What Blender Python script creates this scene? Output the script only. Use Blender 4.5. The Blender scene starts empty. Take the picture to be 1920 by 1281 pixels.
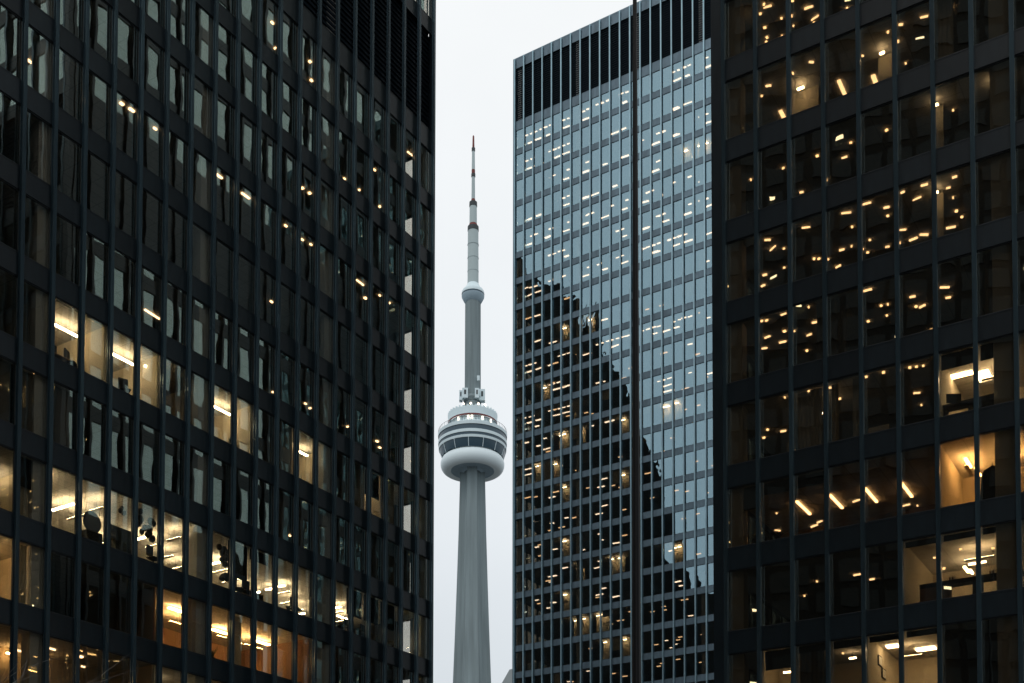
import bpy, bmesh, math, random
from mathutils import Vector, Matrix
random.seed(11)
R = math.radians
S = bpy.context.scene
C = S.collection

# ------------------------------------------------------------------ camera, sky, sun, exposure
F, CY, PITCH, ROLL, ANG = 2269.69, 1708.18, .03929, .00147, .56048      # focal length and principal row in photo pixels
CZ = 1.7
cam_d = bpy.data.cameras.new('camera')
cam = bpy.data.objects.new('camera', cam_d); C.objects.link(cam)
cam_d.sensor_width = 36; cam_d.lens = 36 * F / 1920
cam_d.shift_y = (CY - 640.5) / 1920
cam_d.clip_start = .5; cam_d.clip_end = 6000
cam.location = (0, 0, CZ)
cam.matrix_world = Matrix.Translation((0, 0, CZ)) @ Matrix.Rotation(R(90) + PITCH, 4, 'X') @ Matrix.Rotation(ROLL, 4, 'Z')
S.camera = cam

W = bpy.data.worlds.new('World'); S.world = W; W.use_nodes = True
nt = W.node_tree; nt.nodes.clear()
def N(t, tree, **kw):
    n = tree.nodes.new(t)
    for k, v in kw.items(): setattr(n, k, v)
    return n
SUN_EL, SUN_RZ = 52, 205
sky = N('ShaderNodeTexSky', nt, sky_type='NISHITA', sun_disc=False)
sky.sun_elevation = R(SUN_EL); sky.sun_rotation = R(SUN_RZ); sky.dust_density = 4; sky.air_density = 1.0
tc = N('ShaderNodeTexCoord', nt); sep = N('ShaderNodeSeparateXYZ', nt)
nt.links.new(tc.outputs['Generated'], sep.inputs[0])
rp = N('ShaderNodeValToRGB', nt)                                          # overcast deck: a little greyer towards the horizon
rp.color_ramp.elements[0].position = 0; rp.color_ramp.elements[0].color = (.56, .63, .68, 1)
rp.color_ramp.elements[1].position = .62; rp.color_ramp.elements[1].color = (.965, .99, 1, 1)
e = rp.color_ramp.elements.new(.33); e.color = (.83, .875, .91, 1)
nt.links.new(sep.outputs['Z'], rp.inputs[0])
nz = N('ShaderNodeTexNoise', nt); nz.inputs['Scale'].default_value = 3.2; nz.inputs['Detail'].default_value = 5
nt.links.new(tc.outputs['Generated'], nz.inputs['Vector'])
mr = N('ShaderNodeMapRange', nt); mr.inputs['From Min'].default_value = .3; mr.inputs['From Max'].default_value = .7
mr.inputs['To Min'].default_value = 9.5; mr.inputs['To Max'].default_value = 10.6
nt.links.new(nz.outputs['Fac'], mr.inputs['Value'])
sc = N('ShaderNodeVectorMath', nt, operation='SCALE')
nt.links.new(rp.outputs['Color'], sc.inputs[0]); nt.links.new(mr.outputs['Result'], sc.inputs['Scale'])
mx = N('ShaderNodeMix', nt, data_type='RGBA'); mx.inputs[0].default_value = .06
nt.links.new(sc.outputs[0], mx.inputs[6]); nt.links.new(sky.outputs['Color'], mx.inputs[7])
bg = N('ShaderNodeBackground', nt); bg.inputs['Strength'].default_value = .1
nt.links.new(mx.outputs[2], bg.inputs['Color'])
wo = N('ShaderNodeOutputWorld', nt); nt.links.new(bg.outputs[0], wo.inputs[0])

sd = bpy.data.lights.new('sun', 'SUN'); sd.energy = .5; sd.angle = R(25); sd.color = (1, .97, .93)
so = bpy.data.objects.new('sun', sd); C.objects.link(so)
so.rotation_euler = (R(90 - SUN_EL), 0, R(180 - SUN_RZ))
S.view_settings.view_transform = 'Standard'; S.view_settings.look = 'None'
S.view_settings.gamma = 1; S.view_settings.use_curve_mapping = False
S.view_settings.exposure = 0
S.cycles.use_denoising = True
S.cycles.max_bounces = 10; S.cycles.transparent_max_bounces = 16; S.cycles.glossy_bounces = 4
S.cycles.diffuse_bounces = 3; S.cycles.sample_clamp_indirect = 6

# ------------------------------------------------------------------ materials
def mat(name, col, rough=.6, spec=.5, metal=0, var=.0, vscale=1.5, bump=0, bscale=20, streak=0, emis=None, es=0, coords='Object'):
    m = bpy.data.materials.new(name); m.use_nodes = True
    t = m.node_tree; b = t.nodes['Principled BSDF']
    b.inputs['Base Color'].default_value = (*col, 1); b.inputs['Roughness'].default_value = rough
    b.inputs['Specular IOR Level'].default_value = spec; b.inputs['Metallic'].default_value = metal
    if emis:
        b.inputs['Emission Color'].default_value = (*emis, 1); b.inputs['Emission Strength'].default_value = es
    if var or bump:
        c = N('ShaderNodeTexCoord', t)
    if var:
        n = N('ShaderNodeTexNoise', t); n.inputs['Scale'].default_value = vscale; n.inputs['Detail'].default_value = 6
        if streak:
            mp_ = N('ShaderNodeMapping', t); mp_.inputs['Scale'].default_value = (1, 1, streak)
            t.links.new(c.outputs[coords], mp_.inputs['Vector']); t.links.new(mp_.outputs[0], n.inputs['Vector'])
        else: t.links.new(c.outputs[coords], n.inputs['Vector'])
        q = N('ShaderNodeMapRange', t); q.inputs['From Min'].default_value = .25; q.inputs['From Max'].default_value = .75
        q.inputs['To Min'].default_value = 1 - var; q.inputs['To Max'].default_value = 1 + var
        t.links.new(n.outputs['Fac'], q.inputs['Value'])
        oi = N('ShaderNodeObjectInfo', t)
        q2 = N('ShaderNodeMapRange', t); q2.inputs['To Min'].default_value = 1 - var * .6; q2.inputs['To Max'].default_value = 1 + var * .6
        t.links.new(oi.outputs['Random'], q2.inputs['Value'])
        mu = N('ShaderNodeMath', t, operation='MULTIPLY'); t.links.new(q.outputs[0], mu.inputs[0]); t.links.new(q2.outputs[0], mu.inputs[1])
        v = N('ShaderNodeVectorMath', t, operation='SCALE'); v.inputs[0].default_value = col
        t.links.new(mu.outputs[0], v.inputs['Scale']); t.links.new(v.outputs[0], b.inputs['Base Color'])
    if bump:
        n = N('ShaderNodeTexNoise', t); n.inputs['Scale'].default_value = bscale; n.inputs['Detail'].default_value = 4
        t.links.new(c.outputs[coords], n.inputs['Vector'])
        u = N('ShaderNodeBump', t); u.inputs['Strength'].default_value = bump; u.inputs['Distance'].default_value = .02
        t.links.new(n.outputs['Fac'], u.inputs['Height']); t.links.new(u.outputs[0], b.inputs['Normal'])
    return m

def glass(name, tint, base, refl, wav=.012, wscale=.9):
    """Tinted float glass: clear transmission plus a coated, slightly wavy mirror surface."""
    m = bpy.data.materials.new(name); m.use_nodes = True
    t = m.node_tree; t.nodes.clear()
    o = N('ShaderNodeOutputMaterial', t); mixn = N('ShaderNodeMixShader', t)
    tr = N('ShaderNodeBsdfTransparent', t); tr.inputs[0].default_value = (*tint, 1)
    gl = N('ShaderNodeBsdfGlossy', t); gl.inputs['Color'].default_value = (*refl, 1); gl.inputs['Roughness'].default_value = .0
    lw = N('ShaderNodeLayerWeight', t); lw.inputs['Blend'].default_value = .5
    q = N('ShaderNodeMapRange', t); q.inputs['To Min'].default_value = base; q.inputs['To Max'].default_value = 1
    pw = N('ShaderNodeMath', t, operation='POWER'); pw.inputs[1].default_value = 3.0
    t.links.new(lw.outputs['Facing'], pw.inputs[0]); t.links.new(pw.outputs[0], q.inputs['Value'])
    c = N('ShaderNodeTexCoord', t); oi = N('ShaderNodeObjectInfo', t)
    sc1 = N('ShaderNodeMath', t, operation='MULTIPLY'); sc1.inputs[1].default_value = 97
    t.links.new(oi.outputs['Random'], sc1.inputs[0])
    ad = N('ShaderNodeVectorMath', t, operation='ADD'); t.links.new(c.outputs['Object'], ad.inputs[0]); t.links.new(sc1.outputs[0], ad.inputs[1])
    n = N('ShaderNodeTexNoise', t); n.inputs['Scale'].default_value = wscale; n.inputs['Detail'].default_value = 1.2
    t.links.new(ad.outputs[0], n.inputs['Vector'])
    u = N('ShaderNodeBump', t); u.inputs['Strength'].default_value = 1; u.inputs['Distance'].default_value = wav
    t.links.new(n.outputs['Fac'], u.inputs['Height']); t.links.new(u.outputs[0], gl.inputs['Normal'])
    t.links.new(q.outputs[0], mixn.inputs[0]); t.links.new(tr.outputs[0], mixn.inputs[1]); t.links.new(gl.outputs[0], mixn.inputs[2])
    t.links.new(mixn.outputs[0], o.inputs[0])
    return m

def emit(name, col, s, sample=False):
    m = bpy.data.materials.new(name); m.use_nodes = True
    t = m.node_tree; t.nodes.clear()
    o = N('ShaderNodeOutputMaterial', t); e = N('ShaderNodeEmission', t)
    e.inputs[0].default_value = (*col, 1); e.inputs[1].default_value = s
    t.links.new(e.outputs[0], o.inputs[0])
    m.cycles.emission_sampling = 'FRONT_BACK' if sample else 'NONE'
    return m

def ceiling_mat(name, col, grid=.61):
    m = mat(name, col, .9, .1)
    t = m.node_tree; b = t.nodes['Principled BSDF']; c = N('ShaderNodeTexCoord', t)
    br = N('ShaderNodeTexBrick', t); br.offset = 0; br.inputs['Scale'].default_value = 1
    br.inputs['Brick Width'].default_value = grid * 2; br.inputs['Row Height'].default_value = grid
    br.inputs['Mortar Size'].default_value = .018
    br.inputs['Color1'].default_value = (*col, 1); br.inputs['Color2'].default_value = (*[x * .93 for x in col], 1)
    br.inputs['Mortar'].default_value = (*[x * .6 for x in col], 1)
    t.links.new(c.outputs['Object'], br.inputs['Vector']); t.links.new(br.outputs['Color'], b.inputs['Base Color'])
    return m

M = {}
M['steel'] = mat('black_painted_steel', (.0075, .014, .0185), .33, .45, var=.4, vscale=2.5, streak=.25, bump=.12, bscale=2.2)
M['steel_far'] = mat('black_painted_steel_sky_sheen', (.115, .170, .21), .34, .6, metal=.55, var=.25, vscale=2, streak=.3, bump=.08, bscale=3)  # far spandrels: bright sky sheen put into the base colour
M['mull'] = mat('mullion_paint', (.05, .085, .105), .24, .8, metal=.6, var=.3, vscale=3, streak=.12)
M['mull_far'] = mat('mullion_paint_far_sky_sheen', (.27, .40, .46), .3, .8, metal=.75, var=.12, vscale=.7)  # sky glint on the far flanges put into a brighter base colour
M['louvre'] = mat('black_louvre', (.004, .010, .016), .7, .08)
M['frame'] = mat('window_frame', (.02, .022, .024), .5, .4)
M['glass_L'] = glass('bronze_glass', (.92, .89, .84), .21, (.86, 1, .98), .0024, .7)
M['glass_R'] = glass('bronze_glass_clear', (.68, .62, .54), .24, (.84, 1, .98), .003, .7)
M['glass_M'] = glass('blue_grey_glass', (.72, .67, .60), .30, (.55, .83, .99), .0050, .8)
M['glass_clear'] = glass('clear_glass', (.99, .99, .98), .03, (.9, 1, 1), .003, .7)
M['ceiling'] = ceiling_mat('ceiling_tile', (.50, .48, .43))
M['carpet'] = mat('carpet', (.06, .055, .05), .95, .1)
M['core'] = mat('core_wall', (.07, .045, .028), .8, .2, var=.15, vscale=.4)
M['wallp'] = mat('partition_paint', (.62, .55, .42), .8, .2, var=.06, vscale=.6)
M['wallred'] = mat('terracotta_wall', (.30, .19, .12), .8, .2, var=.08, vscale=.6)
M['column'] = mat('column_cladding', (.42, .42, .40), .7, .3, var=.06, vscale=1)
M['blind_dark'] = mat('blackout_blind', (.014, .013, .013), .8, .2)
M['blind_grey'] = mat('grey_blind', (.12, .11, .095), .9, .1, var=.1, vscale=3)
M['curtain'] = mat('beige_curtain', (.42, .36, .26), .9, .1, var=.12, vscale=4)
M['dark'] = mat('dark_furniture', (.012, .012, .013), .6, .3)
M['fabric'] = mat('black_cloth', (.012, .011, .011), .9, .1, bump=.3, bscale=14)
M['balloon'] = mat('black_balloon', (.02, .02, .022), .3, .5)
M['wood'] = mat('wood', (.16, .08, .035), .5, .4, var=.2, vscale=2)
M['leaf'] = mat('dark_leaf', (.02, .035, .015), .6, .3)
M['paper'] = mat('paper_white', (.7, .68, .62), .8, .2)
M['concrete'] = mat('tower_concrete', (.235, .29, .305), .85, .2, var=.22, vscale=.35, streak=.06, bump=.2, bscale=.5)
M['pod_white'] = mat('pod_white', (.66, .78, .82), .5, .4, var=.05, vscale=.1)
M['pod_dark'] = mat('pod_glass', (.045, .085, .115), .25, .5)
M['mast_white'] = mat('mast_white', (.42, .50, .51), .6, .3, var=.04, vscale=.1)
M['mast_red'] = mat('mast_red', (.16, .035, .03), .6, .3)
M['mast_dark'] = mat('mast_collar', (.05, .06, .065), .6, .3)
M['underside'] = mat('pod_underside', (.36, .47, .54), .7, .3, var=.1, vscale=.1)
M['granite'] = mat('plaza_granite', (.09, .088, .085), .7, .4, var=.15, vscale=.3, bump=.1, bscale=5)
M['ground'] = mat('city_ground', (.10, .10, .10), .9, .2, var=.2, vscale=.02)
M['pole'] = mat('pole_paint', (.008, .0075, .008), .45, .25)
M['bark'] = mat('bark', (.2, .2, .19), .9, .2, var=.2, vscale=4, bump=.4, bscale=12)
M['stone'] = mat('old_limestone', (.013, .010, .008), .8, .2, var=.35, vscale=.12, bump=.3, bscale=1)
M['stone_win'] = mat('old_windows', (.010, .009, .008), .6, .3)
M['far'] = mat('far_cladding', (.30, .34, .35), .6, .4, var=.08, vscale=.1)
WARM = (1, .80, .52); AMB = (1, .58, .22); NEUT = (1, .80, .50)
M['lamp_dot'] = emit('downlight_and_glint_glow', (1, .66, .34), 6)
M['lamp_strip'] = emit('ceiling_strip_and_glint_glow', (1, .68, .38), 5.5)
M['lamp_far'] = emit('office_strip_glow', (1, .84, .68), 4.6)
M['lamp_hang'] = emit('pendant_glow', NEUT, 42, True)
M['lamp_up'] = emit('uplight_glow', NEUT, 64, True)
M['lamp_up_amb'] = emit('uplight_amber_glow', AMB, 150, True)
M['lamp_line'] = emit('long_strip_glow', (1, .60, .28), 14)
M['lamp_amb'] = emit('cove_glow', AMB, 50, True)
M['lamp_warm'] = emit('panel_glow', WARM, 40, True)
M['lamp_dim'] = emit('dim_office_glow', (1, .66, .38), 3.0)
M['lamp_pod'] = emit('pod_lamp_glow', (1, .86, .66), 3.5)
M['red_sign'] = emit('red_signal', (1, .03, .02), .6)

# ------------------------------------------------------------------ geometry helpers
class MB:
    def __init__(s): s.v = []; s.f = []; s.sm = False
    def box(s, x0, x1, y0, y1, z0, z1):
        i = len(s.v)
        s.v += [(x0, y0, z0), (x1, y0, z0), (x1, y1, z0), (x0, y1, z0), (x0, y0, z1), (x1, y0, z1), (x1, y1, z1), (x0, y1, z1)]
        s.f += [tuple(i + q for q in t) for t in ((0, 3, 2, 1), (4, 5, 6, 7), (0, 1, 5, 4), (1, 2, 6, 5), (2, 3, 7, 6), (3, 0, 4, 7))]
        return s
    def prism(s, pts, z0, z1):
        i = len(s.v); n = len(pts)
        s.v += [(x, y, z0) for x, y in pts] + [(x, y, z1) for x, y in pts]
        s.f += [tuple(range(i + n - 1, i - 1, -1)), tuple(range(i + n, i + 2 * n))]
        s.f += [(i + k, i + (k + 1) % n, i + n + (k + 1) % n, i + n + k) for k in range(n)]
        return s
    def lathe(s, prof, seg=64, cx=0, cy=0):
        i = len(s.v); n = len(prof)
        for k in range(seg):
            a = 2 * math.pi * k / seg
            s.v += [(cx + r * math.cos(a), cy + r * math.sin(a), z) for r, z in prof]
        for k in range(seg):
            k2 = (k + 1) % seg
            for j in range(n - 1):
                s.f.append((i + k * n + j, i + k2 * n + j, i + k2 * n + j + 1, i + k * n + j + 1))
        return s
    def tube(s, pts, rad, seg=7):
        i = len(s.v); n = len(pts)
        for k, pnt in enumerate(pts):
            a = Vector(pts[max(0, k - 1)]); b = Vector(pts[min(n - 1, k + 1)]); d = (b - a).normalized()
            u = d.orthogonal().normalized(); w = d.cross(u); r = rad[k] if isinstance(rad, (list, tuple)) else rad
            for q in range(seg):
                t = 2 * math.pi * q / seg
                s.v.append(tuple(Vector(pnt) + u * r * math.cos(t) + w * r * math.sin(t)))
        for k in range(n - 1):
            for q in range(seg):
                q2 = (q + 1) % seg
                s.f.append((i + k * seg + q, i + k * seg + q2, i + (k + 1) * seg + q2, i + (k + 1) * seg + q))
        s.f.append(tuple(i + q for q in reversed(range(seg)))); s.f.append(tuple(i + (n - 1) * seg + q for q in range(seg)))
        return s
    def ball(s, c, r, sx=1, sy=1, sz=1, nu=12, nv=8):
        prof = [(max(.001, r * math.sin(math.pi * j / nv)), -r * math.cos(math.pi * j / nv)) for j in range(nv + 1)]
        i = len(s.v); s.lathe(prof, nu)
        for q in range(i, len(s.v)):
            x, y, z = s.v[q]; s.v[q] = (c[0] + x * sx, c[1] + y * sy, c[2] + z * sz)
        return s
    def mesh(s, name, m, smooth=False):
        me = bpy.data.meshes.new(name); me.from_pydata(s.v, [], s.f); me.materials.append(m)
        if smooth:
            for p in me.polygons: p.use_smooth = True
            try: me.set_sharp_from_angle(angle=R(40))
            except Exception: pass
        me.update(); return me
    def obj(s, name, m, parent=None, smooth=False, **kw):
        return link(name, s.mesh(name, m, smooth), parent, **kw)
def link(name, me, parent=None, loc=None, rot=None, **kw):
    o = bpy.data.objects.new(name, me); C.objects.link(o)
    if parent: o.parent = parent
    if loc: o.location = loc
    if rot: o.rotation_euler = rot
    for k, v in kw.items(): o[k] = v
    return o
def thing(name, label, cat, loc=(0, 0, 0), rz=0, group=None):
    o = bpy.data.objects.new(name, None); C.objects.link(o); o.location = loc; o.rotation_euler = (0, 0, rz)
    o.empty_display_size = .1
    o['label'] = label; o['category'] = cat
    if group: o['group'] = group
    return o

# the view ray of a photo pixel, used while surveying where lamps and rooms stand in the buildings
def ray(px, py):
    x = (px - 960) / F; u2 = (CY - py) / F
    X = x * math.cos(ROLL) - u2 * math.sin(ROLL); u = x * math.sin(ROLL) + u2 * math.cos(ROLL)
    return (X, math.cos(PITCH) - u * math.sin(PITCH), math.sin(PITCH) + u * math.cos(PITCH))
def proj(X, Y, Z):
    Z -= CZ
    d = Y * math.cos(PITCH) + Z * math.sin(PITCH); u = -Y * math.sin(PITCH) + Z * math.cos(PITCH)
    if d <= 0: return None
    x = X * math.cos(ROLL) + u * math.sin(ROLL); u2 = -X * math.sin(ROLL) + u * math.cos(ROLL)
    return 960 + F * x / d, CY - F * u2 / d, d

MOD = 1.524
# ------------------------------------------------------------------ ground
MB().box(-2500, 2500, -2500, 3500, -1, 0).obj('ground', M['ground'], kind='structure')
MB().box(-60, 90, -60, 150, .004, .12).obj('plaza_paving', M['granite'], kind='structure')

# ------------------------------------------------------------------ steel and glass towers
class Tower:
    """Local frame: x along the facade, y into the building, flange fronts of the mullions at y = 0."""
    def __init__(T, label, org, rz, i0, i1, uL, uR, rows, spans, louvres, ztop, zlob, gm, sm, mm, depth=36, cols=(), ends='LR', indiv=True, ye=.6):
        T.root = thing('office_tower', label, 'office tower', (org[0], org[1], 0), rz, 'dark steel office towers')
        T.org, T.rz, T.rows, T.uL, T.uR, T.depth, T.i0, T.i1, T.gm = org, rz, rows, uL, uR, depth, i0, i1, gm
        T.cs, T.sn = math.cos(rz), math.sin(rz)
        r = T.root
        # mullions, every one an I-beam of its own
        prof = [(-.09, 0), (.09, 0), (.09, .03), (.016, .03), (.016, .16), (.08, .16), (.08, .185), (-.08, .185), (-.08, .16), (-.016, .16), (-.016, .03), (-.09, .03)]
        me = MB().prism(prof, zlob, ztop).mesh('mullion', mm)
        for i in range(i0, i1 + 1): link('mullion', me, r, (i * MOD, 0, 0))
        pw = MOD
        # spandrel panels
        cand = []
        for z0, z1 in spans:
            for b in range(i0, i1): cand.append(('s', b, z0, z1))
        for z0, z1 in rows:
            for b in range(i0, i1): cand.append(('w', b, z0, z1))
        def score(c):
            P = T.world((c[1] + .5) * MOD, .4, (c[2] + c[3]) / 2); q = proj(*P)
            if not q or not (-40 < q[0] < 1960 and -60 < q[1] < 1340): return 1e9
            return q[2]
        cache = {}; tilt = .0045 if depth == 36 and gm == M['glass_M'] else .0016
        for kind, nm in (('s', 'spandrel_panel'), ('w', 'window')):
            L = sorted([(score(c), c) for c in cand if c[0] == kind], key=lambda t: t[0])
            one = [c for sc_, c in L[:300] if sc_ < 1e8]; rest = [c for sc_, c in L if c not in set(one)]
            if not indiv: rest, one = rest + one, []
            for c in one:
                _, b, z0, z1 = c; h = round(z1 - z0, 3)
                if kind == 's':
                    if ('s', h) not in cache: cache['s', h] = T.span_mb(0, 0, h).mesh('spandrel_panel', sm)
                    link(nm, cache['s', h], r, ((b + .5) * MOD, 0, z0))
                else:
                    if ('w', h) not in cache:
                        cache['w', h] = (T.frame_mb(0, 0, h).mesh('window', M['frame']), MB().box(-.705, .705, -.004, .004, .04, h - .04).mesh('pane', gm))
                    f = link(nm, cache['w', h][0], r, ((b + .5) * MOD, 0, z0))
                    link('pane', cache['w', h][1], f, (0, .265, 0), (random.gauss(0, tilt), 0, random.gauss(0, tilt * 1.4)))
            if rest:
                a = MB(); g = MB()
                for _, b, z0, z1 in rest:
                    if kind == 's': T.span_mb((b + .5) * MOD, z0, z1, a)
                    else:
                        T.frame_mb((b + .5) * MOD, z0, z1, a); u = (b + .5) * MOD
                        g.box(u - .705, u + .705, .261, .269, z0 + .04, z1 - .04)
                if kind == 's': a.obj('outer_spandrel_panels', sm, r, kind='stuff')
                else:
                    f = a.obj('outer_window_frames', M['frame'], r, kind='stuff'); g.obj('outer_window_panes', gm, r, kind='stuff')
        for z0, z1 in louvres:
            h = z1 - z0; mb = MB(); n = int(h / .3)
            for q in range(n): mb.box(-pw / 2 + .02, pw / 2 - .02, .36, .42, q * h / n + .03, q * h / n + .2)
            mb.box(-pw / 2, pw / 2, .46, .5, 0, h); me = mb.mesh('louvre_panel', M['louvre'])
            for b in range(i0, i1): link('louvre_panel', me, r, ((b + .5) * MOD, 0, z0))
        # corners
        for u, s_ in ((uL, -1), (uR, 1)):
            ui = i0 * MOD if s_ < 0 else i1 * MOD
            a, b = (u, ui - .102) if s_ < 0 else (ui + .102, u)
            if b - a > .05:
                MB().box(a, b, .02, .42, zlob, ztop).obj('corner_column', sm, r)
            else:
                MB().box(u - .14 if s_ > 0 else u + .0, u + .1 if s_ > 0 else u + .14, .19, .42, zlob, ztop).obj('corner_column', sm, r)
        # end facades
        for u, s_, key in ((uL, -1, 'L'), (uR, 1, 'R')):
            if key not in ends:
                MB().box(min(u, u - s_ * .3), max(u, u - s_ * .3), .64, depth - .3, zlob, ztop).obj('end_wall', sm, r); continue
            st = MB(); gl = MB(); ys = [y_ for y_ in [ye + j * MOD for j in range(-1, 60)] if .5 < y_ < depth - .5]; e0 = .425
            def X(a, b): return (min(u - s_ * a, u - s_ * b), max(u - s_ * a, u - s_ * b))
            for y in ys:
                st.box(*X(-.02, .01), y - .09, y + .09, zlob, ztop); st.box(*X(.01, .14), y - .016, y + .016, zlob, ztop); st.box(*X(.14, .165), y - .08, y + .08, zlob, ztop)
            for z0, z1 in spans + louvres: st.box(*X(.18, .24), e0, depth - .31, z0, z1)
            edges = [e0] + ys + [depth - .31]
            for z0, z1 in rows:
                for y, y2 in zip(edges[:-1], edges[1:]):
                    if y2 - y < .16: continue
                    gl.box(*X(.256, .264), y + .05, y2 - .05, z0 + .04, z1 - .04)
                    st.box(*X(.23, .30), y - .004, y + .055, z0, z1); st.box(*X(.231, .299), y2 - .055, y2 + .003, z0, z1)
            st.obj('end_facade', sm, r, kind='stuff'); gl.obj('end_facade_panes', M['glass_clear'] if gm == M['glass_L'] else gm, r, kind='stuff')
        MB().box(uL, uR, depth - .3, depth, zlob, ztop).obj('back_wall', sm, r)
        MB().box(uL + .02, uR - .02, .36, depth, ztop, ztop + .3).obj('roof', sm, r)
        MB().box(uL + 10, uR - 10, 11.5, depth - 8, 0, ztop).obj('core_wall', M['core'], r)
        # storeys: ceiling and floor plates between the window rows
        rws = sorted(rows)
        for (z0, z1) in rws:
            MB().box(uL + .45, uR - .45, .46, depth - .31, z1 - .01, z1 + .06).obj('ceiling', M['ceiling'], r)
        for (z0, z1) in rws:
            MB().box(uL + .45, uR - .45, .46, depth - .31, z0 - .4, z0 - .16).obj('floor_plate', M['carpet'], r)
        for u, w in cols:
            MB().box(u - w / 2, u + w / 2, .42, 1.0, zlob, ztop - 1).obj('column', M['column'], r)
        # lobby
        lb = MB()
        lb.box(uL + 4, uR - 4, 6, depth - 6, 0, zlob + .3); lb.obj('lobby_wall', M['core'], r)
        MB().box(uL, uR, 0.32, depth, zlob - .3, zlob - .002).obj('lobby_soffit', sm, r)
        cb = MB(); u = uL + .6
        while u < uR:
            cb.box(u - .4, u + .4, .7, 1.5, 0, zlob - .3); u += 6 * MOD
        cb.obj('lobby_columns', sm, r, kind='stuff')
    def span_mb(T, u, z0, z1, mb=None):
        mb = mb or MB(); w = MOD / 2 - .006
        if z0 == 0 and u == 0: h0, h1 = 0, z1
        else: h0, h1 = z0, z1
        mb.box(u - w, u + w, .20, .25, h0 + .05, h1 - .05)
        mb.box(u - w, u + w, .19, .33, h1 - .049, h1 - .002); mb.box(u - w, u + w, .19, .33, h0 + .002, h0 + .049)
        return mb
    def frame_mb(T, u, z0, z1, mb=None):
        mb = mb or MB(); w = MOD / 2 - .004
        mb.box(u - w, u - w + .055, .235, .30, z0, z1); mb.box(u + w - .055, u + w, .235, .30, z0, z1)
        mb.box(u - w + .055, u + w - .055, .235, .30, z0, z0 + .045); mb.box(u - w + .055, u + w - .055, .235, .30, z1 - .045, z1)
        return mb
    def world(T, u, v, z): return (T.org[0] + u * T.cs - v * T.sn, T.org[1] + u * T.sn + v * T.cs, z)
    def local(T, X, Y):
        X -= T.org[0]; Y -= T.org[1]; return X * T.cs + Y * T.sn, -X * T.sn + Y * T.cs
    def row_at(T, px, py):
        """row index and pane-plane hit of a photo pixel"""
        v = ray(px, py); o = T.local(0, 0); q = T.local(v[0], v[1]); dv = q[1] - o[1]
        t = (.26 - o[1]) / dv; z = CZ + v[2] * t
        best = min(range(len(T.rows)), key=lambda k: max(T.rows[k][0] - z, z - T.rows[k][1], 0))
        return best, t, v
    def ceil_at(T, px, py, drop=.04):
        k, t, v = T.row_at(px, py); z = T.rows[k][1] - drop
        t2 = (z - CZ) / v[2]; u, w = T.local(v[0] * t2, v[1] * t2)
        return k, u, w, z
    def at_depth(T, px, py, dep):
        v = ray(px, py); o = T.local(0, 0); q = T.local(v[0], v[1]); t = (dep - o[1]) / (q[1] - o[1])
        u, w = T.local(v[0] * t, v[1] * t); return u, CZ + v[2] * t
    def lamp(T, px, py, L=.2, Wd=.2, ori='u', m='lamp_dot', drop=.05, name='ceiling_light_or_glint'):
        k, u, w, z = T.ceil_at(px, py, drop)
        if w < .62: w = .62 + Wd / 2
        if w > 11.3 and T.uL + 10 < u < T.uR - 10: w = 11.3
        if w > T.depth - 1: return
        if not (T.uL + .6 < u < T.uR - .6): return
        key = (round(L, 2), Wd, ori, m)
        if key not in LC:
            a, b = (L / 2, Wd / 2) if ori == 'u' else (Wd / 2, L / 2)
            LC[key] = MB().box(-a, a, -b, b, -.03, .03).mesh(name, M[m])
        o = link(name, LC[key], T.root, (u, w, z), (random.gauss(0, .02), random.gauss(0, .12 if T is TR_ and L < .6 else .02), random.gauss(0, .3 if T is TR_ and L < .6 else .04)))
        o.scale = (random.uniform(.5, 1.3), random.uniform(.6, 1.25), 1)
        return o
    def part_box(T, name, m, *b): return MB().box(*b).obj(name, M[m] if isinstance(m, str) else m, T.root)
LC = {}; TR_ = None

def rows_from(sills, hs): return [(s, s + hs) for s in sills]
rzL = math.pi / 2 - ANG; rzR = -ANG
# left tower: sill heights (spandrel tops) every 3.655 m below a two-storey louvre band
kL = [49.19 - 3.655 * k for k in range(0, 12)]                                       # k=0 is the window row k1 under the band
rowsL = [(s, (51.93 if i == 0 else kL[i - 1] - 1.0)) for i, s in enumerate(kL)]
spL = [(51.93, 53.27)] + [(s - 1.0, s) for s in kL] + [(59.46, 60.46)]
upL = [60.46 + 3.655 * k for k in range(0, 13)]
rowsL_up = [(s, s + 2.655) for s in upL]; spL += [(s + 2.655, s + 3.655) for s in upL]
ZTL = upL[-1] + 3.655 + 1
TL = Tower('near black steel office tower filling the left of the view', (-20.2914, 48.98914), rzL, -6, 19, -6 * MOD - .2, 19 * MOD + .06,
           rowsL + rowsL_up, spL, [(53.27, 59.46)], ZTL, kL[-1] - 1.0, M['glass_L'], M['steel'], M['mull'],
           cols=[(1.35 + 6 * MOD * k, .75) for k in range(-1, 3)], ends='R', ye=1.0)
# right tower
kR = [42.43 - 3.742 * k for k in range(-2, 10)]
rowsR = [(s, s + 2.742) for s in kR]; spR = [(s - 1.0, s) for s in kR]
rowsR[0] = (49.914, 51.7); spR += [(51.7, 52.9), (59.0, 60.0)]                                             # plant floor like the left tower's
upR = [60.0 + 3.742 * k for k in range(0, 15)]
spR += [(s + 2.742, s + 3.742) for s in upR]; rowsR_up = [(s, s + 2.742) for s in upR]
ZTR = upR[-1] + 3.742
TR = Tower('near black steel office tower at the right edge with warm lit rooms', (10.75692, 52.3758), rzR, -1, 12, -2.1, 12 * MOD + .5,
           rowsR + rowsR_up, spR, [(52.9, 59.0), (ZTR, ZTR + 3)], ZTR + 4, kR[-1] - 1.0, M['glass_R'], M['steel'], M['mull'],
           cols=[(-1.15, .62), (10.15, .8)], ends='L', depth=46)
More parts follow.
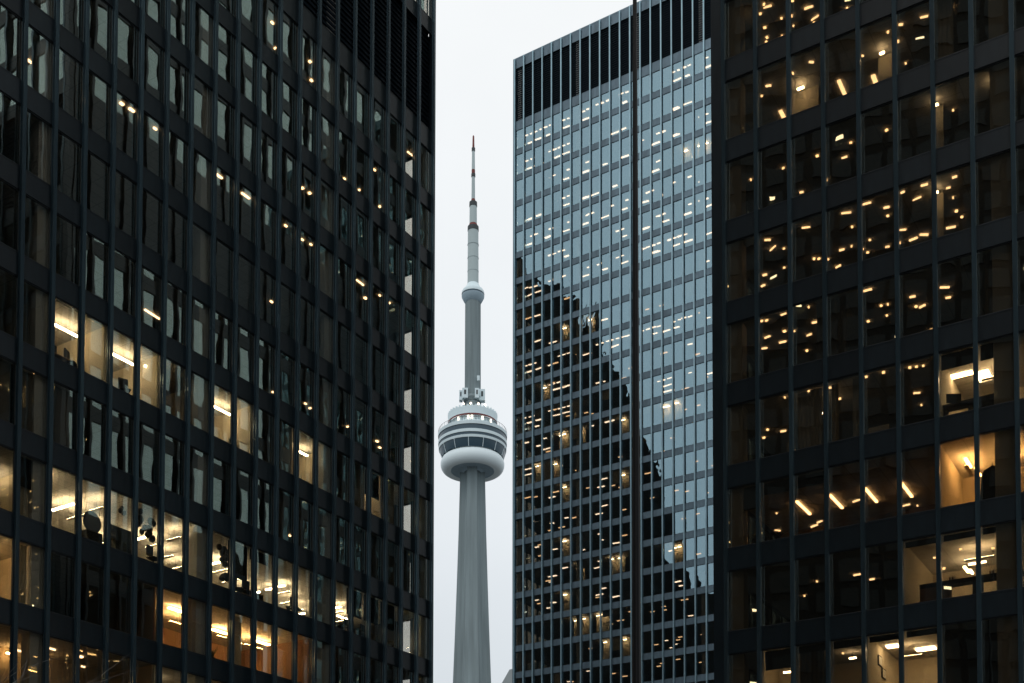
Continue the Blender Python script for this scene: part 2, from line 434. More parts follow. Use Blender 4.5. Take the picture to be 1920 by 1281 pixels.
# middle tower
kM = [116.87 - 3.757 * k for k in range(0, 29)]
rowsM = [(s, (119.6 if i == 0 else kM[i - 1] - .86)) for i, s in enumerate(kM)]
spM = [(119.6, 120.95), (128.7, 130.1)] + [(s - .86, s) for s in kM]
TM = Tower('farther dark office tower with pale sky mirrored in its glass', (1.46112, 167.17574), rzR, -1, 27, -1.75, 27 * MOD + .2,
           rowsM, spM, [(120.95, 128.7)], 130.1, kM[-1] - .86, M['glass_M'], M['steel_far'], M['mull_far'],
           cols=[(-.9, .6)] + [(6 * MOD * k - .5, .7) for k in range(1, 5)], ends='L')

TL.part_box('column', 'column', 28.2, 28.76, .34, .92, kL[-1] - 1.0, 53)
TL.part_box('sky_slit_blocker', 'dark', 28.35, 28.55, 2.4, 11, kL[-1] - 1.0, 53)  # dark wall added to narrow the sky slits through the corner
TL.part_box('end_post', M['steel'], 28.4, 28.76, 1.0, 1.3, kL[-1] - 1.0, 53)
# ---------------- lamps in the middle tower
def many(T, x0, y0, s, pts, **kw):
    for a, b in pts: T.lamp(x0 + a / s, y0 + b / s, **kw)
dot = dict(L=.55, Wd=.2, m='lamp_far'); stp = dict(L=1.2, Wd=.25, m='lamp_far')
many(TM, 955, 200, 4.27, [(110,243),(140,230),(180,215),(215,200),(253,182),(290,165),(325,150),(437,108),(472,95),(555,50),(593,40),(630,20),(105,450),(142,435),(178,420),(215,405),(253,388),(327,358),(363,343),(400,328),(437,312),(473,297),(325,565),(360,550),(472,505),(628,443),(400,745),(436,732),(472,715),(180,1035),(215,1022),(328,978),(363,968),(472,925),(628,868),(325,1190),(360,1178),(400,1160),(436,1150)], **dot)
many(TM, 955, 200, 4.27, [(170,288),(238,257),(310,228),(460,162),(610,100),(163,493),(237,462),(385,402),(460,370),(455,578),(610,520),(458,785),(165,900),(237,870),(615,728),(163,1102),(310,1047),(458,992),(610,938),(458,1198)], **stp)
many(TM, 1200, 200, 4.27, [(485,80),(530,62),(145,215),(187,200),(22,270),(147,437),(65,687),(103,672),(232,625),(272,608),(398,562),(485,600),(147,875),(188,862),(398,783),(490,752),(533,738),(22,1140),(63,1125),(103,1112),(147,1095),(232,1070),(272,1053),(315,1037),(358,1025),(497,1255),(537,1240)], **dot)
many(TM, 1200, 200, 4.27, [(292,18),(542,128),(125,295),(292,228),(123,512),(208,697),(42,762),(42,977),(208,915),(378,857),(542,798),(128,1165),(292,1108),(378,1078),(542,1020),(385,415),(490,385),(542,362)], **stp)
many(TM, 950, 0, 2.98, [(640,525),(672,515),(505,585),(535,575),(565,562),(905,412),(935,403),(960,392),(990,378),(1020,365),(1090,335),(1120,322),(845,745),(875,738),(590,1150),(672,1118),(1025,1140),(1085,1120),(455,1197),(480,1190),(855,1207),(875,1197)], **dot)
many(TM, 950, 0, 2.98, [(660,572),(955,445),(1010,423),(1125,373),(605,743),(655,720),(945,605),(1010,578),(660,875),(550,918),(440,960),(605,1040),(440,1103),(495,1085),(660,1168),(550,1212),(440,1250),(940,755),(830,802),(830,955),(770,1130),(890,1085),(1010,1195),(890,1235),(775,1275),(1125,685)], **stp)
many(TM, 950, 420, 2.98, [(140,68),(160,58),(245,28),(268,20),(620,40),(645,30),(512,228),(535,218),(455,243),(620,188),(645,178),(740,150),(765,140),(790,130),(820,118),(850,108),(910,88),(935,80),(965,70),(995,60),(1095,220),(1120,210),(245,318),(268,308),(293,298),(318,292),(110,358),(135,355),(160,348),(760,598),(790,588),(820,578),(850,572),(935,548),(965,535),(990,525),(1025,517),(505,675),(535,665),(565,655),(590,648),(620,640),(648,632),(675,625),(295,738),(320,730),(345,722),(110,793),(135,785),(160,778),(240,790),(240,900),(265,893),(290,885),(510,888),(545,880),(100,1085),(130,1078),(160,1070),(190,1060),(240,1045),(268,1038),(295,1032),(320,1025),(345,1018),(215,1198),(85,1230),(112,1222),(480,1128),(1025,672),(1025,832),(850,880),(880,872),(910,862),(1095,812)], **dot)
many(TM, 950, 420, 2.98, [(130,112),(230,72),(775,25),(660,68),(550,253),(660,215),(440,290),(830,155),(948,118),(1010,97),(130,397),(178,378),(172,512),(175,653),(258,662),(545,535),(440,730),(128,825),(180,808),(440,877),(282,922),(333,907),(128,1110),(178,1095),(170,1130),(283,1067),(333,1053),(575,1103),(605,682),(830,612),(890,598),(950,578),(895,903),(905,933),(178,1240),(222,1257),(1125,525),(1125,838)], **stp)
many(TM, 950, 850, 2.97, [(125,117),(330,65),(435,12),(540,143),(525,187),(253,245),(540,293),(515,337),(168,377),(253,390),(333,360),(325,490),(168,523),(267,535),(610,500),(420,540),(325,638),(265,683),(507,637),(612,650),(413,690),(168,818),(260,832),(233,862),(610,798),(540,752),(517,787),(915,543),(960,560),(915,700),(953,715),(970,738),(450,945),(565,928),(1025,905)], **dict(stp, L=1.0, Wd=.3))
many(TM, 950, 850, 2.97, [(110,90),(130,85),(190,70),(215,65),(240,60),(320,40),(345,33),(240,688),(240,717),(515,602),(515,450),(535,483),(890,1043),(915,1083),(945,1063),(345,1272),(455,1213)], **dict(dot, L=.4))
rm = random.Random(21)
for k in range(7, 28):
    z1 = TM.rows[k][1]
    for b in range(-1, 19):
        if rm.random() < .36:
            kind = rm.choice(['dot', 'dot', 'stp'])
            key = ('mm', kind)
            if key not in LC: LC[key] = (MB().box(-.28, .28, -.08, .08, -.03, .03) if kind == 'dot' else MB().box(-.5, .5, -.1, .1, -.03, .03)).mesh('ceiling_light_or_glint', M['lamp_dim'])
            link('ceiling_light_or_glint', LC[key], TM.root, ((b + rm.random()) * MOD, rm.uniform(1.2, 7), z1 - .06))
for k in range(0, 28):
    z0, z1 = TM.rows[k]
    for b in range(-1, 18):
        if rm.random() < .14:
            f0 = rm.choice([.0, .35, .55, .7]); TM.part_box('roller_blind', rm.choice(['blind_grey', 'curtain', 'blind_dark']), b * MOD + .1, (b + 1) * MOD - .1, .36, .375, z0 + (z1 - z0) * f0, z1 - .03)
# lit alcoves: a pale wall a little way inside with a lamp over it
def alcove(T, px, py, w=1.1, h=2.1, dep=1.9, col='wallp', m='lamp_warm', ls=.5):
    k, t, v = T.row_at(px, py); z0, z1 = T.rows[k]
    u, z = T.at_depth(px, py, dep)
    T.part_box('partition', col, u - w / 2, u + w / 2, dep, dep + .1, z0 - .15, z1 - .02)
    key = ('alc', ls, m)
    if key not in LC: LC[key] = MB().box(-ls / 2, ls / 2, -.05, .05, -.03, .03).mesh('ceiling_light_or_glint', M[m])
    link('ceiling_light_or_glint', LC[key], T.root, (u, dep - .5, z1 - .25))
for x, y in [(1289, 287), (1315, 277), (1327, 268), (1062, 628), (1061, 818), (1062, 922), (1062, 1025), (1063, 1125), (1055, 812), (1092, 822), (1172, 792), (1172, 893), (1250, 772), (1272, 778), (1255, 765), (1011, 880), (1045, 878), (1098, 1175), (1125, 1168), (1135, 1170), (1083, 1178), (1165, 1050), (1150, 1052), (1090, 1075), (1025, 735), (1110, 630), (1138, 1228), (1175, 1222), (1083, 763), (1268, 1030), (1277, 1035)]:
    alcove(TM, x, y, 1.15, dep=1.5 + random.random())

TR_ = TR
# ---------------- lamps in the right tower, and glow boxes for lights mirrored in its glass
dR_ = dict(L=.10, Wd=.09, m='lamp_dot'); lR_ = dict(L=.32, Wd=.065, m='lamp_strip')
many(TR, 1330, 0, 2.98, [(285,78),(305,25),(403,103),(310,155),(322,210),(318,235),(407,203),(465,5),(460,90),(470,145),(585,128),(770,47),(857,313),(998,180),(1055,232),(1097,355),(1350,48),(293,537),(467,410),(575,568),(990,728),(790,798),(603,872),(413,940),(232,1005),(655,1007),(1362,617),(1620,500),(997,1207),(1362,1105),(1411,1213),(1630,1000),(1632,1058),(1380,1180),(150,20)], **dR_)
many(TR, 1330, 0, 2.98, [(325,38),(555,42),(590,100),(1070,138),(1200,95),(330,480),(570,348),(755,880),(515,1075),(878,1138),(990,1160),(765,1190),(1080,1075),(1160,1110),(1200,1030),(1370,990),(1335,1050)], **lR_)
many(TR, 1330, 0, 2.98, [(410,645),(740,490),(925,450)], L=.9, Wd=.14, ori='v', m='lamp_strip')
many(TR, 1330, 420, 2.98, [(417,138),(418,245),(585,195),(612,195),(663,198),(795,125),(798,17),(855,143),(897,90),(885,160),(1065,105),(550,458),(293,543),(320,540),(420,600),(472,600),(545,708),(735,517),(960,457),(997,450),(992,512),(888,545),(1155,462),(1240,592),(1610,493),(877,855),(973,830),(1120,803),(1157,798),(1195,793),(1345,780),(418,965),(552,930),(728,977),(820,955),(1185,1012),(325,1150),(305,1195)], **dR_)
many(TR, 1330, 420, 2.98, [(325,90),(355,135),(310,285),(300,345),(540,20),(740,145),(720,238),(995,128),(1080,33),(1140,85),(1200,60),(1350,20),(410,500),(325,632),(410,660),(308,695),(590,550),(558,620),(720,577),(885,370),(1135,407),(1190,460),(1315,355),(1335,412),(678,915),(1160,945),(413,1158),(570,1130)], **lR_)
many(TR, 1330, 850, 2.973, [(375,335),(600,715),(530,795),(1160,293),(745,1115),(1128,1193),(1035,1203)], **dR_)
many(TR, 1330, 850, 2.973, [(615,382),(585,405),(308,470),(1097,290),(1140,325),(825,677),(907,703),(820,265),(380,430)], **lR_)
many(TR, 1330, 850, 2.973, [(217,355)], L=1.5, Wd=.13, ori='v', m='lamp_amb')
STRIPS = [(1330 + a / 2.973, 850 + b / 2.973) for a, b in [(525,305),(707,270),(902,235),(1100,205)]]
MB().box(-.06, .06, 0, .05, -.08, .08).obj('exit_light', M['red_sign'], TR.root, loc=(*[q for q in TR.at_depth(1847, 12, 2.2)][:1], 2.2, TR.at_depth(1847, 12, 2.2)[1]))

# ---------------- rooms
def room(T, k, b0, b1, dep=6., wall='wallp', side=('wallp', 'wallp'), back=True, z_shift=0):
    z0, z1 = T.rows[k]; u0 = b0 * MOD; u1 = (b1 + 1) * MOD
    if side[0]: T.part_box('partition', side[0], u0 - .05, u0 + .05, .46, dep, z0 - .16, z1 - .012)
    if side[1]: T.part_box('partition', side[1], u1 - .05, u1 + .05, .46, dep, z0 - .16, z1 - .012)
    if back: T.part_box('partition', wall, u0 + .052, u1 - .052, dep, dep + .12, z0 - .16, z1 - .012)
def pendant(T, k, u, v, L=1.3, ori='u', m='lamp_hang', drop=.34, Wd=.1):
    z = T.rows[k][1] - drop; key = ('pend', L, ori, m, Wd)
    if key not in LC:
        a, b = (L / 2, Wd / 2) if ori == 'u' else (Wd / 2, L / 2)
        LC[key] = (MB().box(-a, a, -b, b, -.03, .03).mesh('pendant_light', M[m]), MB().box(-.006, .006, -.006, .006, .032, drop - .02).mesh('cord', M['dark']))
    p = link('pendant_light', LC[key][0], T.root, (u, v, z)); link('cord', LC[key][1], p)
    return p
def uplight(T, k, u, v, L=1.2, ori='u', m='lamp_up', drop=.55):
    key = ('up', L, ori, m)
    if key not in LC:
        a, b = (L / 2, .07) if ori == 'u' else (.07, L / 2)
        LC[key] = (MB().box(-a, a, -b, b, -.03, .02).mesh('uplight', M['curtain']), MB().box(-a + .01, a - .01, -b + .01, b - .01, .022, .03).mesh('diffuser', M[m]), MB().box(-.006, .006, -.006, .006, .032, drop - .02).mesh('cord', M['dark']))
    p = link('uplight', LC[key][0], T.root, (u, v, T.rows[k][1] - drop)); link('diffuser', LC[key][1], p); link('cord', LC[key][2], p)
def pend_px(T, px, py, L=1.3, ori='u', m='lamp_hang', drop=.34, Wd=.1):
    k, u, w, z = T.ceil_at(px, py, drop); w = min(max(w, .8), 11)
    return pendant(T, k, u, w, L, ori, m, drop, Wd)
def blind(T, k, b, f0, f1, m='blind_dark', b_end=None):
    z0, z1 = T.rows[k]; h = z1 - z0
    for q in range(b, (b_end if b_end is not None else b) + 1):
        T.part_box('roller_blind', m, q * MOD + .1, (q + 1) * MOD - .1, .52, .535, z0 + h * f0, z1 - .03 - h * (1 - f1))
def curtain(T, k, u0, u1, m='curtain', v=.62):
    z0, z1 = T.rows[k]; pts = []; n = max(4, int((u1 - u0) / .09))
    for j in range(n + 1): pts.append((u0 + (u1 - u0) * j / n, v + (.04 if j % 2 else 0)))
    pts += [(x, y + .015) for x, y in reversed(pts)]
    mb = MB(); i = 0
    N_ = n + 1
    zz0, zz1 = z0 - .1, z1 - .03
    for j in range(n):
        a, b = pts[j], pts[j + 1]
        mb.v += [(a[0], a[1], zz0), (b[0], b[1], zz0), (b[0], b[1], zz1), (a[0], a[1], zz1)]; mb.f.append((i, i + 1, i + 2, i + 3)); i += 4
        mb.v += [(a[0], a[1] + .012, zz0), (a[0], a[1] + .012, zz1), (b[0], b[1] + .012, zz1), (b[0], b[1] + .012, zz0)]; mb.f.append((i, i + 1, i + 2, i + 3)); i += 4
    mb.obj('curtain', M[m], T.root)

# left tower; row index = k-1 where k counts down from the louvre band
r7, r8, r9, r10, r11 = 6, 7, 8, 9, 10
room(TL, r7, 1, 2, 5.2); room(TL, r7, 3, 4, 5.2, side=(None, 'wallp')); room(TL, r7, 7, 8, 5); room(TL, r7, 11, 12, 4.6)
pend_px(TL, 124, 620, 1.35); pend_px(TL, 231, 674, 1.35); pend_px(TL, 414, 769, 1.3); pend_px(TL, 567, 850, .8)
pend_px(TL, 279, 690, .5, Wd=.06)
many(TL, 0, 420, 2.98, [(850,505),(1105,670)], L=.8, Wd=.12, m='lamp_strip')
blind(TL, r7, 15, .45, 1); room(TL, r7, 15, 15, 4); pendant(TL, r7, 15.6 * MOD, 1.6, .5, 'u', 'lamp_warm', .8)
curtain(TL, r7, 16 * MOD + .15, 17 * MOD - .1); pendant(TL, r7, 16.6 * MOD, 1.9, .4, 'u', 'lamp_warm', .8)
blind(TL, r8, -2, 0, 1, 'blind_grey', 1); blind(TL, r8, 10, 0, 1, 'blind_grey', 18)
# row 9: the long lit floor
room(TL, r9, -2, 0, 6); room(TL, r9, 1, 16, 6.6, side=(None, None))
for px, py, L in [(58, 990, 1.2), (118, 951, 1.5), (262, 1010, 1.3), (400, 1057, 1.4), (10, 985, 1.4)]: pend_px(TL, px, py, L, 'v')
for px, py in [(482, 1111), (504, 1105), (528, 1099), (566, 1151), (634, 1139)]: pend_px(TL, px, py, .42, 'v', 'lamp_hang', .3)
for q in range(-1, 17): uplight(TL, r9, (q + .5) * MOD, 3.2 + (q % 3) * .9, 1.2, 'v')
for q in (1, 3, 6): uplight(TL, r9, (q + .4) * MOD, 1.6, .9, 'v')
for q in (1.5, 3.5, 7.6, 11.5): uplight(TL, r7, q * MOD, 3.0, 1.2, 'u')
for q in (5.6, 7.4, 9.5, 10.8): uplight(TL, r10, q * MOD, 2.8, 1.3, 'u', 'lamp_up_amb')
uplight(TL, r10, -.6, 2.4, 1.2, 'u', 'lamp_up_amb')
for q in (15.2, 16.4): pendant(TL, r9, q * MOD, 3.8, 1.0, 'u', 'lamp_hang', .4)
blind(TL, r9, 0, .52, 1); blind(TL, r9, 8, .32, 1); blind(TL, r9, 9, .78, 1); blind(TL, r9, 12, .5, 1); blind(TL, r9, 14, .42, 1, b_end=16)
curtain(TL, r9, .3, .95); curtain(TL, r9, 12 * MOD + .15, 13 * MOD - .1)
# row 10: amber rooms
room(TL, r10, -2, 0, 5, 'wallred'); room(TL, r10, 5, 11, 5.5, 'wallred', ('wallred', 'wallred'))
for px, py, L in [(334, 1145, 1.2), (414, 1185, 1.2), (490, 1205, 1.2)]: pend_px(TL, px, py, L, 'u', 'lamp_amb', .2, .2)
pendant(TL, r10, -.5, 3, 1, 'u', 'lamp_amb', .3); pendant(TL, r10, 10.5 * MOD, 3.5, .5, 'u', 'lamp_amb', .3, .1)
curtain(TL, r10, 6 * MOD + .5, 7 * MOD - .2, 'curtain'); curtain(TL, r10, 8 * MOD + .2, 9 * MOD - .3, 'curtain'); curtain(TL, r10, .25, .9, 'curtain')
pendant(TL, r10, 14 * MOD, 4, .4, 'u', 'lamp_amb', .3, .06); room(TL, r10, 12, 16, 6, 'wallred', ('wallred', None))
# row 11: wall washers
room(TL, r11, -1, 4, 3.4, 'curtain', (None, 'wallp'))
for u in (.2, 1.9, 3.4): pendant(TL, r11, u, 3.1, .28, 'u', 'lamp_amb', .35, .1)
many(TL, 0, 850, 2.98, [(108,1105),(283,1092),(445,1135),(462,1193),(190,1175),(110,1183),(620,1272),(805,1245),(760,1270),(690,1258)], L=.4, Wd=.1, m='lamp_strip')
room(TL, r11, 5, 9, 4, 'wallp'); pendant(TL, r11, 6 * MOD, 2.5, .6, 'u', 'lamp_warm', .5); pendant(TL, r11, 8.4 * MOD, 2.5, .6, 'u', 'lamp_amb', .5)
# scattered lamps and painted sky glints in the dark floors
many(TL, 0, 0, 2.98, [(260,278),(168,345),(240,383)], L=.35, Wd=.1, m='lamp_strip')
many(TL, 0, 0, 2.98, [(690,575),(735,615),(880,712),(1115,940),(1235,975)], L=.35, Wd=.12, m='lamp_strip')  # glowing strips standing in for sky-edge highlights on the panes
many(TL, 400, 0, 2.98, [(345,270),(548,450),(330,128),(540,345),(538,1080),(497,1052),(815,1062),(930,1155),(733,1000),(928,938),(415,1258)], L=.14, Wd=.12, m='lamp_dot')
many(TL, 400, 0, 2.98, [(60,975),(190,1090),(1100,860)], L=.5, Wd=.1, m='lamp_strip')
many(TL, 400, 420, 2.98, [(497,88),(545,115),(930,400),(990,440),(850,415),(325,435),(540,1030),(515,1005),(750,1133),(915,1215),(930,1250),(333,940)], L=.15, Wd=.13, m='lamp_dot')
many(TL, 400, 420, 2.98, [(615,190),(820,328)], L=.5, Wd=.08, m='lamp_strip')
many(TL, 400, 850, 2.98, [(812,137),(1067,290),(795,640),(1000,712),(417,457)], L=.35, Wd=.14, m='lamp_dot')

# right tower rooms (row index = k + 2)
room(TR, 7, 5, 6, 5.2, side=('wallp', None)); pend_px(TR, 1845, 705, .9, 'v', 'lamp_warm', .06, .5); pendant(TR, 7, 5.3 * MOD, 2.6, .9, 'u', 'lamp_warm', .06, .3)
blind(TR, 7, 5, .76, 1, b_end=6)
room(TR, 8, 5, 6, 4.6, side=('wallp', None)); pend_px(TR, 1815, 868, 1.1, 'v', 'lamp_amb', .25, .12); pend_px(TR, 1852, 920, 1.5, 'v', 'lamp_amb', .25, .12); uplight(TR, 8, 5.5 * MOD, 2.4, 1.2, 'v', 'lamp_up_amb'); uplight(TR, 8, 6.6 * MOD, 2.9, 1.2, 'v', 'lamp_up_amb'); uplight(TR, 9, 5.7 * MOD, 2.6, 1.2, 'u'); uplight(TR, 7, 6.1 * MOD, 2.5, .8, 'u'); uplight(TR, 10, 3.9 * MOD, 2.6, .8, 'u')
pendant(TR, 8, 6.6 * MOD, 1.6, 1.0, 'v', 'lamp_amb', .3); pendant(TR, 8, 5.6 * MOD, 3.4, 1.0, 'v', 'lamp_amb', .3)
for px, py in STRIPS: pend_px(TR, px, py, 1.9, 'v', 'lamp_line', .06, .11)
room(TR, 8, -1, 4, 7, 'core', (None, None)); blind(TR, 8, -1, .62, 1); blind(TR, 8, 0, .80, 1, b_end=1)
curtain(TR, 8, -1.15, -.75)
room(TR, 9, 4, 6, 5.5, side=('wallp', None)); blind(TR, 9, 4, .9, 1, b_end=6)
pend_px(TR, 1812, 1068, .9, 'v', 'lamp_warm', .5, .1); pend_px(TR, 1821, 1072, .6, 'v', 'lamp_warm', .5, .1); pendant(TR, 9, 5.6 * MOD, 3.0, .7, 'u', 'lamp_warm', .6)
for px, py in [(1752, 1046), (1770, 1066), (1862, 1028), (1877, 1050), (1801, 1030)]: TR.lamp(px, py, .13, .13, 'u', 'lamp_dot')
room(TR, 10, 3, 4, 5.5); blind(TR, 10, 3, .9, 1, b_end=4); blind(TR, 10, 1, .88, 1, b_end=2)
pend_px(TR, 1674, 1212, .5, 'u', 'lamp_warm', .06, .4); pend_px(TR, 1736, 1217, .8, 'u', 'lamp_warm', .06, .45)
room(TR, 10, 0, 0, 2.4); pendant(TR, 10, .9, 1.2, .4, 'u', 'lamp_warm', .9); blind(TR, 10, 0, .68, 1)
room(TR, 10, 1, 2, 4.5, side=(None, None)); pendant(TR, 10, 2.2 * MOD, 2.6, .3, 'u', 'lamp_warm', .3); curtain(TR, 10, 1 * MOD + .12, 2 * MOD - .35, 'blind_grey')
curtain(TR, 3, 5 * MOD + .12, 5 * MOD + .72, 'column'); curtain(TR, 7, 1 * MOD + .12, 2 * MOD - .35, 'column'); pendant(TR, 7, 1.6 * MOD, 1.2, .2, 'u', 'lamp_warm', .9)
curtain(TR, 6, 1.65 * MOD, 2.5 * MOD, 'blind_grey'); curtain(TR, 7, 2.65 * MOD, 3 * MOD - .1, 'column'); curtain(TR, 6, 6.2 * MOD, 6.8 * MOD, 'blind_grey')
curtain(TR, 7, 2.05 * MOD, 2.25 * MOD, 'curtain'); alcove(TR, 1508, 195, 1.3, dep=2.6, ls=.3); alcove(TR, 1660, 148, .6, dep=2.4, ls=.2)
alcove(TR, 1762, 260, .3, dep=1.6, ls=.12); alcove(TR, 1762, 400, .3, dep=1.6, ls=.12); alcove(TR, 1868, 185, .5, dep=1.6, ls=.15)
alcove(TR, 1385, 92, .3, dep=1.5, ls=.1)

# ------------------------------------------------------------------ things seen inside the lit windows
def place_local(o, T, u, v, z, rz=0):
    X = T.world(u, v, z); o.location = X; o.rotation_euler = (0, 0, T.rz + rz)
def balloons(T, pts, label, group, dep):
    oy = sorted(range(len(pts)), key=lambda q: pts[q][1]); ox = sorted(range(len(pts)), key=lambda q: pts[q][0])
    for k, (px, py, r) in enumerate(pts):
        u, z = T.at_depth(px, py, dep + .12 * (k % 3))
        mb = MB().ball((0, 0, 0), r, 1, 1, 1.12); mb.lathe([(.001, -r * 1.22), (.022, -r * 1.22), (.008, -r * 1.1)], 8)
        o = mb.obj('balloon', M['balloon'], smooth=True)
        nth = ['topmost', 'second from top', 'third from top', 'fourth from top', 'fifth from top', 'sixth from top', 'seventh from top', 'fifth from bottom', 'fourth from bottom', 'third from bottom', 'second from bottom', 'lowest']
        n_ = len(pts); q = oy.index(k); w_ = nth[q] if q < n_ - 1 else 'lowest'
        o['label'] = w_ + ' ' + label; o['category'] = 'balloon'; o['group'] = group; place_local(o, T, u, dep + .12 * (k % 3), z)
balloons(TL, [(254, 960, .17), (263, 958, .15), (262, 974, .2), (258, 982, .15), (283, 978, .17), (272, 990, .15), (280, 992, .17), (277, 1003, .15), (285, 1010, .17), (281, 1000, .13), (288, 982, .13), (266, 997, .13)],
         'black balloon of the wide cluster in a lit window', 'black balloons in the left balloon window', .95)
balloons(TL, [(411, 1026, .15), (420, 1030, .15), (418, 1038, .18), (424, 1046, .18), (416, 1050, .14), (422, 1058, .16), (427, 1036, .14)],
         'black balloon of the bunch above the dome lamp', 'black balloons above the dome lamp', .95)
balloons(TL, [(226, 957, .12), (232, 962, .12), (229, 953, .1)],
         'small black balloon beside the dark shelf', 'small black balloons by the shelf', .95)

def office_chair(T, u, v, z, rz, label):
    t = thing('office_chair', label, 'chair', group='office chairs in the lit rooms'); place_local(t, T, u, v, z, rz)
    mb = MB(); mb.box(-.23, .23, -.05, .05, 0, .52)
    o = mb.obj('backrest', M['dark'], t); o.location = (0, .22, .62); b = o.modifiers.new('b', 'BEVEL'); b.width = .05; b.segments = 3
    o = MB().box(-.25, .25, -.24, .24, 0, .09).obj('seat', M['dark'], t); o.location = (0, 0, .44); b = o.modifiers.new('b', 'BEVEL'); b.width = .03; b.segments = 2
    MB().tube([(0, 0, .08), (0, 0, .45)], .03).obj('post', M['dark'], t)
    MB().tube([(0, .22, .5), (0, .24, .68)], .02).obj('back_bracket', M['dark'], t)
    mb = MB()
    for q in range(5):
        a = q * 1.2566; mb.tube([(0, 0, .1), (.3 * math.cos(a), .3 * math.sin(a), .05)], [.025, .015], 5)
    mb.obj('base', M['dark'], t)
    return t
def desk(T, u, v, z, w, label, items=1):
    t = thing('desk', label, 'desk', group='office desks in the lit rooms'); place_local(t, T, u, v, z)
    MB().box(-w / 2, w / 2, -.35, .35, .7, .74).obj('desktop', M['wood'], t)
    for sx in (-1, 1): MB().box(sx * (w / 2 - .05) - .025, sx * (w / 2 - .05) + .025, -.33, .33, 0, .7).obj('leg', M['dark'], t)
    return t
def monitor(T, u, v, z, rz, label):
    t = thing('monitor', label, 'monitor', group='computer monitors in the lit rooms'); place_local(t, T, u, v, z, rz)
    MB().box(-.3, .3, -.02, .02, .12, .5).obj('screen', M['dark'], t)
    MB().tube([(0, .03, 0.01), (0, .03, .2)], .02).obj('stand', M['dark'], t)
    MB().box(-.12, .12, -.07, .1, 0, .015).obj('base', M['dark'], t)
    return t
def zf(T, k): return T.rows[k][0] - .16
for k_, u_, v_, rz_, lb in [(r9, 8.85 * MOD, .95, .4, 'black office chair with its back to the window left of the track lights'),
                        (r9, 9.25 * MOD, .9, -.2, 'black office chair silhouetted under the first track lights'),
                        (r7, 2.1 * MOD, .95, .5, 'black office chair behind the mullion of the upper lit office'),
                        (r7, 4.0 * MOD, .95, -.4, 'black office chair near the corner of the upper lit office'),
                        (r9, 5.2 * MOD, .95, .2, 'dark red toned chair back low in the lit window beside balloons'),
                        (r9, 11.6 * MOD, .9, .3, 'black office chair at the right end of the long lit floor')]:
    office_chair(TL, u_, v_, zf(TL, k_) + .18, rz_, lb)
for k_, u_, w_, lb in [(r7, 1.55 * MOD, 1.5, 'long dark desk on the sill of the upper lit office, left bay'), (r9, 9.5 * MOD, 1.3, 'dark desk under the track lights of the long lit floor'),
                   (r9, 13.7 * MOD, 1.4, 'desk in the first window right of the drawn curtain'), (r9, 15.2 * MOD, 1.6, 'desk below the half lowered black blinds'),
                   (r9, -.8 * MOD, 1.4, 'desk in the bright window at the left photo edge')]:
    desk(TL, u_, 1.15, zf(TL, k_), w_, lb)
for k_, u_, rz_, lb in [(r9, 13.6 * MOD, .3, 'black monitor standing on the desk right of the curtained bay'), (r9, 14.6 * MOD, -.2, 'tilted black monitor under the first half lowered blind'),
                   (r9, 15.5 * MOD, .1, 'black monitor under the middle half lowered blind'), (r7, 1.5 * MOD, .2, 'black monitor on the desk of the upper lit office')]:
    monitor(TL, u_, 1.1, zf(TL, k_) + .74, rz_, lb)
rp_ = random.Random(9)
for T_, k_, u_, v_, h_, lb in [(TL, r9, -.35 * MOD, .75, .55, 'leafy potted plant on the sill of the bright window at the left photo edge'), (TL, r9, 11.15 * MOD, .8, .45, 'small potted plant low in the last bright window before the drawn curtain'),
                             (TL, r9, 16.4 * MOD, .8, .6, 'potted plant beside the see-through corner of the long lit floor'), (TL, r10, 7.6 * MOD, .8, .6, 'potted plant in the amber window below the balloon bunch'),
                             (TL, r7, 8.4 * MOD, .8, .5, 'potted plant on the sill of the paired lit windows above'), (TR, 10, 4.6 * MOD, .8, .4, 'potted plant in the lower right pale room')]:
    t = thing('potted_plant', lb, 'plant', group='potted plants on office sills'); place_local(t, T_, u_, v_, zf(T_, k_) + .1)
    MB().lathe([(.001, 0), (.12, 0), (.15, .28), (.13, .28), (.001, .24)], 12).obj('pot', M['dark'], t, True)
    mb = MB()
    for q in range(26):
        a = rp_.uniform(0, 6.28); l = rp_.uniform(.25, 1) * h_; sp = rp_.uniform(.1, .34)
        p0 = Vector((0, 0, .26)); p2 = Vector((math.cos(a) * sp, math.sin(a) * sp, .26 + l)); p1 = (p0 + p2) / 2 + Vector((0, 0, .06)); w_ = Vector((-math.sin(a), math.cos(a), 0)) * .035
        i = len(mb.v); mb.v += [tuple(p0), tuple(p1 - w_), tuple(p1 + w_), tuple(p2)]; mb.f += [(i, i + 1, i + 3, i + 2)]
    mb.obj('leaves', M['leaf'], t)
# dome pendant shade
u_, z_ = TL.at_depth(423, 1083, 1.0)
t = thing('pendant_lamp', 'dark dome lamp shade hanging below the tall balloon bunch', 'lamp'); place_local(t, TL, u_, 1.0, z_ - .1)
MB().lathe([(.001, .34), (.08, .33), (.2, .27), (.3, .14), (.34, 0), (.33, 0), (.29, .13), (.19, .25), (.001, .32)], 24).obj('shade', M['dark'], t, True)
MB().tube([(0, 0, .33), (0, 0, TL.rows[r9][1] - z_ + .08)], .008, 5).obj('cord', M['dark'], t)
